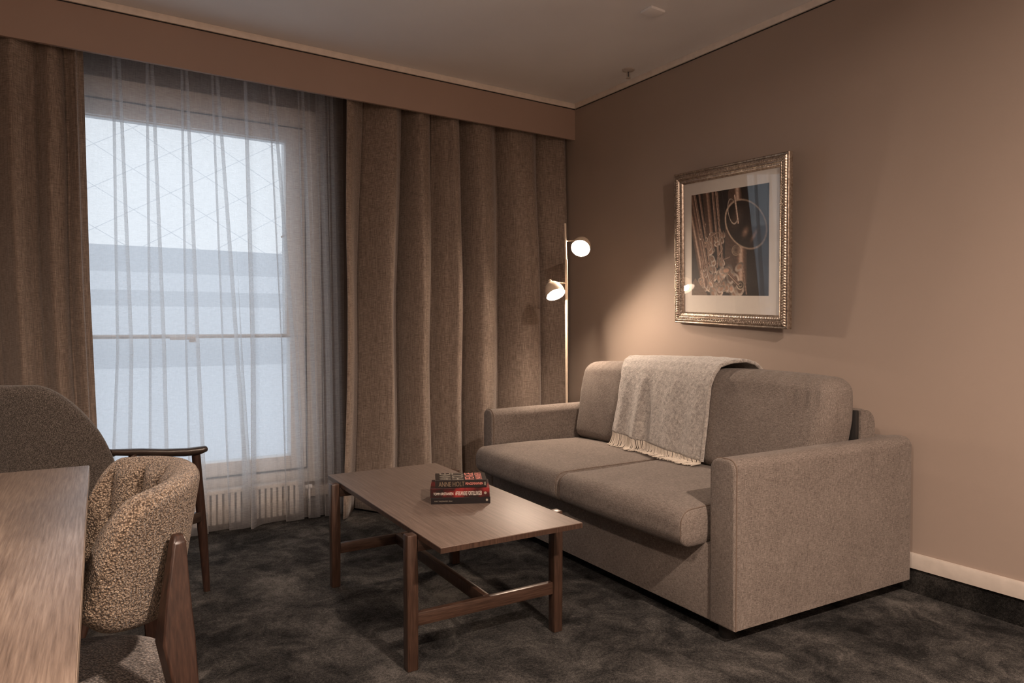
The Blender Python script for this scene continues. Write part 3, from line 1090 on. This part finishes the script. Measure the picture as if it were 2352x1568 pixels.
def saxophone():
    """brass saxophone print, painted on a vertex grid; x right in view, y up, both 0..1"""
    X, Y = np.meshgrid(np.linspace(0, 1, nx_ + 1), np.linspace(0, 1, ny_ + 1), indexing='ij')
    img = np.zeros((nx_ + 1, ny_ + 1, 3))
    bgc = np.array([0.012, 0.008, 0.007])
    img[:] = bgc
    dk, md, hi = np.array([0.050, 0.028, 0.020]), np.array([0.36, 0.215, 0.150]), np.array([0.95, 0.78, 0.64])

    def tubeline(p, q, r, k=1.0, ph=0.3):
        p, q = np.array(p), np.array(q)
        d = q - p
        L2 = d @ d
        t = np.clip(((X - p[0]) * d[0] + (Y - p[1]) * d[1]) / L2, 0, 1)
        cx, cy = X - p[0] - t * d[0], Y - p[1] - t * d[1]
        sd = (cx * d[1] - cy * d[0]) / math.sqrt(L2)
        dist = np.hypot(cx, cy)
        m = dist < r
        s = sd / r
        b = np.exp(-((s - ph) / 0.22) ** 2) * 0.9 + np.exp(-((s + 0.55) / 0.2) ** 2) * 0.45 + 0.10
        b = b * k
        col = dk + (md - dk) * np.clip(b * 1.8, 0, 1)[..., None] + (hi - md) * np.clip(b - 0.45, 0, 1)[..., None]
        img[m] = col[m]

    def ell(cx, cy, a, b, rot, fill=None, rim=None, rw=0.08):
        c, s = math.cos(rot), math.sin(rot)
        u = ((X - cx) * c + (Y - cy) * s) / a
        v = (-(X - cx) * s + (Y - cy) * c) / b
        r = np.hypot(u, v)
        if fill is not None:
            m = r < 1
            img[m] = np.array(fill)
        if rim is not None:
            m = np.abs(r - 1) < rw
            w = (np.clip(1 - np.abs(r - 1) / rw, 0, 1) ** 0.5)[..., None]
            sh = (0.35 + 0.65 * np.clip(0.5 - 0.5 * u - 0.3 * v, 0, 1))[..., None]
            img[m] = (img * (1 - w) + np.array(rim) * w * sh)[m]
        return u, v, r
    # long rods at left
    tubeline((-0.05, 1.05), (0.20, 0.10), 0.060, 0.8)
    tubeline((0.03, 1.05), (0.24, 0.20), 0.020, 1.0)
    tubeline((0.10, 1.05), (0.27, 0.25), 0.016, 0.9)
    tubeline((0.20, 1.05), (0.28, 0.45), 0.050, 0.55, -0.2)
    tubeline((0.29, 1.05), (0.38, 0.35), 0.018, 0.9)
    tubeline((0.335, 1.05), (0.44, 0.25), 0.015, 1.0)
    tubeline((0.36, 0.98), (0.385, 0.72), 0.012, 0.9)
    # bell neck and bow
    tubeline((0.60, 0.66), (0.60, 0.12), 0.135, 0.62, -0.45)
    tubeline((0.585, 0.95), (0.615, 0.60), 0.085, 0.75, -0.35)
    # bell mouth
    ell(0.72, 0.66, 0.275, 0.200, -0.62, fill=(0.016, 0.010, 0.008))
    u, v, r = ell(0.72, 0.66, 0.275, 0.200, -0.62, rim=(0.62, 0.46, 0.34), rw=0.045)
    inside = r < 0.93
    gl = np.exp(-((u + 0.45) / 0.22) ** 2 - ((v + 0.1) / 0.5) ** 2) * 0.06 + np.exp(-((u - 0.15) / 0.10) ** 2 - ((v + 0.30) / 0.20) ** 2) * 0.30 + np.exp(-((u - 0.55) / 0.06) ** 2 - ((v + 0.15) / 0.25) ** 2) * 0.22
    img[inside] += (gl[..., None] * np.array([1, 0.62, 0.45]))[inside]
    ell(0.56, 0.79, 0.055, 0.12, 0.25, rim=(0.8, 0.68, 0.55), rw=0.07)
    # flash streak
    tubeline((0.585, 0.93), (0.63, 0.68), 0.012, 2.2, 0.0)
    # round engraving
    for rr in (0.050, 0.034, 0.020):
        ell(0.605, 0.425, rr, rr * 0.92, 0, rim=(0.46, 0.34, 0.24), rw=0.12)
    # key cluster
    r3 = np.random.default_rng(5)
    for _ in range(46):
        cx = r3.uniform(0.12, 0.46)
        cy = r3.uniform(0.03, 0.62)
        if cx < 0.12 + 0.25 * cy * 0 or cy > 0.70 - 0.3 * abs(cx - 0.28):
            continue
        a = r3.uniform(0.018, 0.042)
        ell(cx, cy, a, a * r3.uniform(0.5, 0.95), r3.uniform(0, 3), fill=tuple(md * r3.uniform(0.35, 1.1)), rim=tuple(hi * r3.uniform(0.5, 1.0)), rw=0.28)
    for _ in range(34):
        cx = r3.uniform(0.12, 0.44)
        cy = r3.uniform(0.05, 0.66)
        an = r3.uniform(-0.5, 0.5) + (PI / 2 if r3.random() < 0.6 else 0.5)
        l = r3.uniform(0.04, 0.13)
        tubeline((cx, cy), (cx + l * math.cos(an), cy + l * math.sin(an)), r3.uniform(0.006, 0.014), r3.uniform(0.7, 1.3))
    for _ in range(40):
        cx = r3.uniform(0.26, 0.66)
        cy = r3.uniform(0.01, 0.30)
        a = r3.uniform(0.015, 0.05)
        ell(cx, cy, a, a * r3.uniform(0.4, 0.9), r3.uniform(0, 3), fill=tuple(md * r3.uniform(0.3, 1.5)), rim=tuple(hi * r3.uniform(0.35, 0.8)), rw=0.35)
    ell(0.66, 0.10, 0.045, 0.040, 0, fill=(0.05, 0.03, 0.02), rim=(0.75, 0.6, 0.45), rw=0.16)
    ell(0.66, 0.10, 0.020, 0.018, 0, rim=(0.75, 0.6, 0.45), rw=0.25)
    tubeline((0.52, 0.20), (0.62, 0.12), 0.022, 0.8)
    tubeline((0.70, 0.24), (0.735, 0.02), 0.010, 0.8)
    # pale triangle at lower left: lamp reflection in the glass, painted into the print
    m = (X < 0.22) & (Y < 0.17 - 0.9 * np.maximum(0, X - 0.05)) & (Y < 0.11 + 1.2 * X)
    img[m] = np.array([0.16, 0.105, 0.07]) * (0.6 + 0.8 * X[m])[:, None] * 1.2
    n = fbm(X * 160, Y * 160, 2, 3)[..., None]
    return np.clip(img * (1 + 0.25 * n), 0, 1)


img = saxophone()
V, F, Cc = [], [], []
for i in range(nx_ + 1):
    for j in range(ny_ + 1):
        # view-right is -u
        V.append(W3(-(pu0 + PW * i / nx_), pv0 + PH * j / ny_, 0.0089))
        Cc.append((*img[i, j], 1.0))
for i in range(nx_):
    for j in range(ny_):
        a = i * (ny_ + 1) + j
        F.append([a, a + 1, a + ny_ + 2, a + ny_ + 1])
pr = bpy.data.meshes.new('print')
pr.from_pydata(V, [], F)
ca = pr.color_attributes.new('print', 'FLOAT_COLOR', 'POINT')
ca.data.foreach_set('color', np.array(Cc, dtype=np.float32).ravel())
po = link('print', pr, M['print'], pic)
tag(po, 'sepia photograph of a brass saxophone bell and keys')
box('glazing', (-0.0125, -iw, ih), (-0.0105, iw, FH - ih), M['picture_glass'], pic)

# ------------------------------------------------------------------ coffee table
TC = (-1.6458, 2.310, 0)
table = empty('coffee_table', TC, R(-2.0), 'low walnut coffee table with raised leg tips in front of the sofa', 'table')
hw, hl, TZ = 0.249, 0.563, 0.420
box('tabletop', (-hw, -hl, TZ - 0.018), (hw, hl, TZ), M['table_top'], table, 0.0012)
box('edge_lipping', (-hw - 0.0006, -hl - 0.0006, TZ - 0.0175), (hw + 0.0006, hl + 0.0006, TZ - 0.0022), M['table_leg'], table)
for sx in (-1, 1):
    for ly in (-0.385, 0.405):
        # upright with a notch-like taper at the top outer half
        w, dp = 0.036, 0.036
        prof = [(-0.0175, 0.0), (0.0175, 0.0), (0.0185, 0.22), (0.0185, 0.30), (0.0145, 0.400), (0.0145, 0.4165), (-0.0175, 0.4165), (-0.0185, 0.30)]
        cx = sx * (hw + 0.018)
        pts = [(cx + sx * -x if False else cx - sx * x, z) for x, z in prof]
        # prism along y, section in x-z
        P = [[(x, ly + yy, z) for x, z in pts] for yy in (-0.018, 0.018)]
        V = [p for row in P for p in row]
        n = len(pts)
        Fc = [[j, (j + 1) % n, n + (j + 1) % n, n + j] for j in range(n)] + [list(range(n)), [n + j for j in reversed(range(n))]]
        me = bpy.data.meshes.new('leg')
        me.from_pydata(V, [], Fc)
        bm = bmesh.new()
        bm.from_mesh(me)
        bmesh.ops.recalc_face_normals(bm, faces=bm.faces)
        bmesh.ops.bevel(bm, geom=list(bm.edges), offset=0.0035, segments=2, profile=0.5, affect='EDGES')
        from_bm('leg', bm, M['table_leg'], table, 35)
M['rail_wood'] = wood('walnut_rail', (0.030, 0.016, 0.011), (0.058, 0.032, 0.022), (0.095, 0.055, 0.038), (0.06, 1, 1), 0.36, 20.0, 0.5, 0.15)
for ly in (-0.385, 0.405):
    box('cross_rail', (-hw - 0.002, ly - 0.010, 0.132), (hw + 0.002, ly + 0.010, 0.173), M['rail_wood'], table, 0.002)
    box('top_rail', (-hw + 0.0, ly - 0.012, 0.362), (hw - 0.0, ly + 0.012, 0.4015), M['rail_wood'], table, 0.002)
box('stretcher', (-0.011, -0.376, 0.1335), (0.011, 0.396, 0.1745), M['table_leg'], table, 0.002)

# ------------------------------------------------------------------ books


def text(body, w, h, mat, parent, loc, rot, depth=0.0002, name='lettering'):
    c = bpy.data.curves.new(name, 'FONT')
    c.body = body
    c.extrude = depth
    c.size = 1.0
    o = bpy.data.objects.new(name, c)
    COL.objects.link(o)
    c.materials.append(mat)
    bpy.context.view_layer.update()
    d = o.dimensions
    sx, sy = w / max(d.x, 1e-6), h / max(d.y, 1e-6)
    bb = [Vector(b) for b in o.bound_box]
    x0, y0 = min(b.x for b in bb), min(b.y for b in bb)
    me = bpy.data.meshes.new_from_object(o.evaluated_get(bpy.context.evaluated_depsgraph_get()))
    bpy.data.objects.remove(o)
    for v in me.vertices:
        v.co.x = (v.co.x - x0) * sx
        v.co.y = (v.co.y - y0) * sy
    if not me.materials:
        me.materials.append(mat)
    o = bpy.data.objects.new(name, me)
    COL.objects.link(o)
    o.parent = parent
    o.location = loc
    o.rotation_euler = rot
    return o


def book(corner, rz, L, D, H, cover, label, hard):
    """corner = near-left bottom corner of the spine; local x along the spine, y away from it"""
    b = empty('book', corner, rz, label, 'book', 'books stacked on the coffee table')
    t = 0.0025 if hard else 0.0008
    o = 0.003 if hard else 0.0
    bm = bmesh.new()
    bm_box(bm, (0, 0, 0), (L, D, t))
    bm_box(bm, (0, 0, H - t), (L, D, H))
    bm_box(bm, (0, -0.001, 0), (L, t, H), 0.0008)
    from_bm('cover', bm, cover, b)
    box('pages', (o, t, t), (L - o, D - o, H - t), M['pages'], b)
    return b


RXF = (R(90), 0, 0)
brz = math.atan2(-0.098, 0.185)
bx, by = -1.7245, 2.204
b1 = book((bx, by, 0.4202), brz, 0.209, 0.140, 0.0225, M['cover_dark'], 'thin black hardback book at the bottom of the stack on the coffee table', True)
text('KNUT FALDBAKKEN', 0.048, 0.0036, M['ink_grey'], b1, (0.012, -0.0012, 0.0085), RXF)
text('Blod', 0.010, 0.0036, M['ink_grey'], b1, (0.064, -0.0012, 0.0085), RXF)
lathe('emblem', [(0, 0), (0.0042, 0), (0.0042, 0.0003), (0, 0.0003)], M['ink_grey'], b1, 20, (0.197, -0.0012, 0.0125), RXF)
b2 = book((bx - 0.0025, by + 0.0013, 0.4432), brz + R(-0.6), 0.209, 0.140, 0.033, M['cover_red'], 'dark red and black hardback book in the middle of the stack', True)
text('TOMM KRISTIANSEN', 0.070, 0.0092, M['ink_white'], b2, (0.011, -0.0012, 0.009), RXF)
text('AFRIKANSKE FORTELLINGER', 0.094, 0.0150, M['ink_white'], b2, (0.088, -0.0012, 0.0075), RXF)
lathe('emblem', [(0, 0), (0.0048, 0), (0.0048, 0.0003), (0, 0.0003)], M['ink_grey'], b2, 20, (0.194, -0.0012, 0.015), RXF)
b3 = book((bx + 0.0135, by - 0.0055, 0.4767), brz + R(1.6), 0.182, 0.116, 0.0275, M['cover_black'], 'thick black paperback with coral and grey block lettering on top of the stack', False)
text('ANNE HOLT', 0.091, 0.0165, M['ink_bronze'], b3, (0.012, -0.0012, 0.005), RXF)
text('PENGEMANNEN', 0.062, 0.0085, M['ink_coral'], b3, (0.107, -0.0012, 0.0095), RXF)
text('I', 0.004, 0.012, M['ink_grey'], b3, (0.174, -0.0012, 0.007), RXF)
text('ANNE', 0.108, 0.040, M['ink_grey'], b3, (0.056, 0.005, 0.0275), (0, 0, R(90)), name='cover_lettering')
text('HOLT', 0.108, 0.042, M['ink_grey'], b3, (0.101, 0.005, 0.0275), (0, 0, R(90)), name='cover_lettering')
text('PENGE', 0.108, 0.033, M['ink_coral'], b3, (0.139, 0.005, 0.0275), (0, 0, R(90)), name='cover_lettering')
text('MANNEN', 0.108, 0.024, M['ink_coral'], b3, (0.167, 0.005, 0.0275), (0, 0, R(90)), name='cover_lettering')
text('KRIM', 0.090, 0.008, M['ink_coral'], b3, (0.012, 0.01, 0.0275), (0, 0, R(90)), name='cover_lettering') if False else None

# ------------------------------------------------------------------ desk
DA = math.atan2(0.038, 1.097)
desk = empty('desk', (-2.762, 1.803, 0), R(-2.0), 'brown wood-grain desk cut off at the left foreground', 'desk')
DZ = 0.74
box('desktop', (-0.80, -1.62, DZ - 0.024), (0.0, 0.0, DZ), M['desk'], desk, 0.0015)
box('edge_lipping', (-0.8008, -1.6208, DZ - 0.0235), (0.0008, 0.0008, DZ - 0.0018), M['desk_edge'], desk)
for x_, y_ in ((-0.09, -0.07), (-0.75, -0.07), (-0.09, -1.55), (-0.75, -1.55)):
    box('leg', (x_ - 0.025, y_ - 0.025, 0), (x_ + 0.025, y_ + 0.025, DZ - 0.024), M['chair_wood'], desk, 0.003)

# ------------------------------------------------------------------ shells (chair backs)


def shell(name, mat, parent, th0, th1, rad_fn, top_fn, bot_fn, thick, flutes=0, fl_depth=0.0, N=140, round_=0.16, inner_mat=None, ctr=(0, 0)):
    """wrap-round upholstered back: cross-section rounded, ends rounded"""
    nz = 16
    P = []
    for i in range(N + 1):
        t = -1 + 2 * i / N
        th = th0 + (th1 - th0) * i / N
        zt, zb = top_fn(t), bot_fn(t)
        e = max(0.0, (abs(t) - (1 - round_)) / round_)
        sq = math.sqrt(max(0.0, 1 - e ** 2.4))
        zc = (zt + zb) / 2
        hh = (zt - zb) / 2 * (0.06 + 0.94 * sq)
        tk = thick / 2 * (0.25 + 0.75 * sq ** 0.7)
        row = []
        # section loop: outer bottom->top, over the rim, inner top->bottom, under
        loop = []
        rr = min(tk, hh) * 0.98
        for k in range(nz + 1):
            loop.append((tk, -hh + rr + (2 * hh - 2 * rr) * k / nz, 0))
        for k in range(1, 8):
            a = k / 8 * PI
            loop.append((tk * math.cos(a), hh - rr + rr * math.sin(a), 0))
        for k in range(nz + 1):
            loop.append((-tk, hh - rr - (2 * hh - 2 * rr) * k / nz, 1))
        for k in range(1, 8):
            a = PI + k / 8 * PI
            loop.append((tk * math.cos(a), -hh + rr + rr * math.sin(a), 0))
        for o, zz, inn in loop:
            z = zc + zz
            r = rad_fn(z, th) - thick / 2 + o
            if inn and flutes:
                g = abs(math.sin(PI * flutes * (i / N)))
                r -= fl_depth * (g ** 0.55) - fl_depth * 0.4
            row.append((ctr[0] + r * math.cos(th) * 1.0, ctr[1] + r * math.sin(th), z))
        P.append(row)
    return grid(name, P, mat, parent, 180, close_v=True, cap=True)


# ------------------------------------------------------------------ desk chair
ch = empty('desk_chair', (-2.85, 1.36, 0), 0, 'brown boucle desk chair with fluted wrap-round back tucked at the desk', 'chair')


def c_top(t):
    return 0.806 - 0.022 * t * t - 0.120 * (max(0, abs(t) - 0.70) / 0.30) ** 2


def c_bot(t):
    return 0.565 + 0.035 * abs(t) ** 2


def c_rad(z, th):
    return 0.212 + 0.16 * (z - 0.57)


sh = shell('backrest', M['boucle'], ch, R(-73), R(73), c_rad, c_top, c_bot, 0.050, 7, 0.020, 140, 0.20)
# seat
V = []


def seat_mesh(name, cx, cy, a, b, z0, z1, mat, parent, e=2.6, dome=0.012, n=72):
    rings = [(0.80, z0), (0.97, z0 + 0.006), (1.0, z0 + 0.03), (1.0, z1 - 0.025), (0.985, z1 - 0.012), (0.95, z1 - 0.004), (0.88, z1), (0.6, z1 + dome * 0.6), (0.3, z1 + dome * 0.9), (0.02, z1 + dome)]
    P = []
    for s, z in rings:
        row = []
        for k in range(n):
            t = 2 * PI * k / n
            c, si = math.cos(t), math.sin(t)
            row.append((cx + s * a * math.copysign(abs(c) ** (2 / e), c), cy + s * b * math.copysign(abs(si) ** (2 / e), si), z))
        P.append(row)
    return grid(name, P, mat, parent, 180, close_v=True, cap=True)


seat_mesh('seat', -0.035, 0.0, 0.245, 0.178, 0.405, 0.468, M['seat_tweed'], ch)
tag(bpy.data.objects['seat'], 'grey-brown tweed seat pad')
boxes('seat_frame', [((-0.20, -0.14, 0.375), (0.15, -0.11, 0.402)), ((-0.20, 0.10, 0.375), (0.15, 0.13, 0.402)), ((-0.20, -0.14, 0.375), (-0.17, 0.13, 0.402)), ((0.12, -0.14, 0.375), (0.15, 0.13, 0.402))], M['chair_wood'], ch, 0.003)


def wedge_leg(side):
    # path points: (x, y, z, width, thickness)
    path = [(0.196, 0.163, 0.725, 0.014, 0.012), (0.198, 0.168, 0.715, 0.020, 0.018), (0.200, 0.178, 0.64, 0.036, 0.024), (0.203, 0.190, 0.575, 0.049, 0.030), (0.206, 0.200, 0.50, 0.036, 0.030), (0.216, 0.226, 0.30, 0.032, 0.028), (0.240, 0.270, 0.0, 0.027, 0.024)]
    P = []
    for x, y, z, w, tk in path:
        # width runs tangential (toward the front -x), thickness outward
        wd = Vector((-0.86, -0.5 * 0.55, 0)).normalized()
        td = Vector((0.5 * 0.6, -0.86, 0)).normalized()
        c = Vector((x, -y, z))
        row = []
        for a, b in ((0, 0), (1, 0), (1, 1), (0, 1)):
            v = c + wd * (w * (a)) + td * (tk * (b - 0.3))
            row.append((v.x, v.y * (1 if side < 0 else -1), v.z))
        P.append(row)
    o = grid('leg', P, M['chair_wood'], ch, 30, close_v=True, cap=True)
    bv = o.modifiers.new('soft_edges', 'BEVEL')
    bv.width = 0.003
    bv.segments = 2
    return o


wedge_leg(-1)
wedge_leg(1)
for sy in (-1, 1):
    tube('leg', [(-0.20, sy * 0.15, 0.385), (-0.235, sy * 0.19, 0.0)], [0.019, 0.013], M['chair_wood'], ch, 12)

# ------------------------------------------------------------------ armchair by the curtain
ac = empty('armchair', (-2.742, 2.958, 0), R(36), 'dark grey tweed lounge armchair with wooden arms beside the left curtain', 'armchair')


def a_top(t):
    return 0.865 - 0.32 * (max(0, abs(t) - 0.42) / 0.58) ** 1.7


def a_bot(t):
    return 0.36 + 0.0 * t


def a_rad(z, th):
    # opens toward +x; leans back (-x) with height
    return 0.285 + 0.14 * (z - 0.40)


shell('backrest', M['tweed_dark'], ac, R(96), R(264), a_rad, a_top, a_bot, 0.065, 0, 0, 120, 0.24, None, (-0.050, 0))
seat_mesh('seat', 0.0, 0.0, 0.29, 0.235, 0.30, 0.385, M['tweed_dark'], ac, 3.2, 0.02)
for sy in (-1, 1):
    yy = sy * 0.240
    dz = 0.0 if sy < 0 else -0.045
    pts = [(-0.10, yy, 0.622 + dz * 2), (0.02, yy, 0.602 + dz * 2), (0.12, yy, 0.583 + dz * 1.6), (0.22, yy, 0.568 + dz), (0.29, yy, 0.563 + dz), (0.318, yy, 0.565 + dz), (0.325, yy, 0.566 + dz)]
    tube('armrest', pts, [0.012, 0.0155, 0.0165, 0.0175, 0.0175, 0.014, 0.006], M['arm_wood'], ac, 14, (1.0, 0.9))
    tube('leg', [(0.272, yy, 0.550 + dz), (0.30, yy * 1.0, 0.25), (0.320, yy, 0.0)], [0.016, 0.018, 0.0125], M['chair_wood'], ac, 14)
    tube('rear_post', [(-0.008, yy, 0.60 + dz * 2), (-0.055, yy * 0.97, 0.40), (-0.20, yy * 0.9, 0.0)], [0.013, 0.016, 0.012], M['chair_wood'], ac, 14)
    box('side_rail', (-0.12, yy - 0.012, 0.285), (0.30, yy + 0.012, 0.325), M['arm_wood'], ac, 0.004)
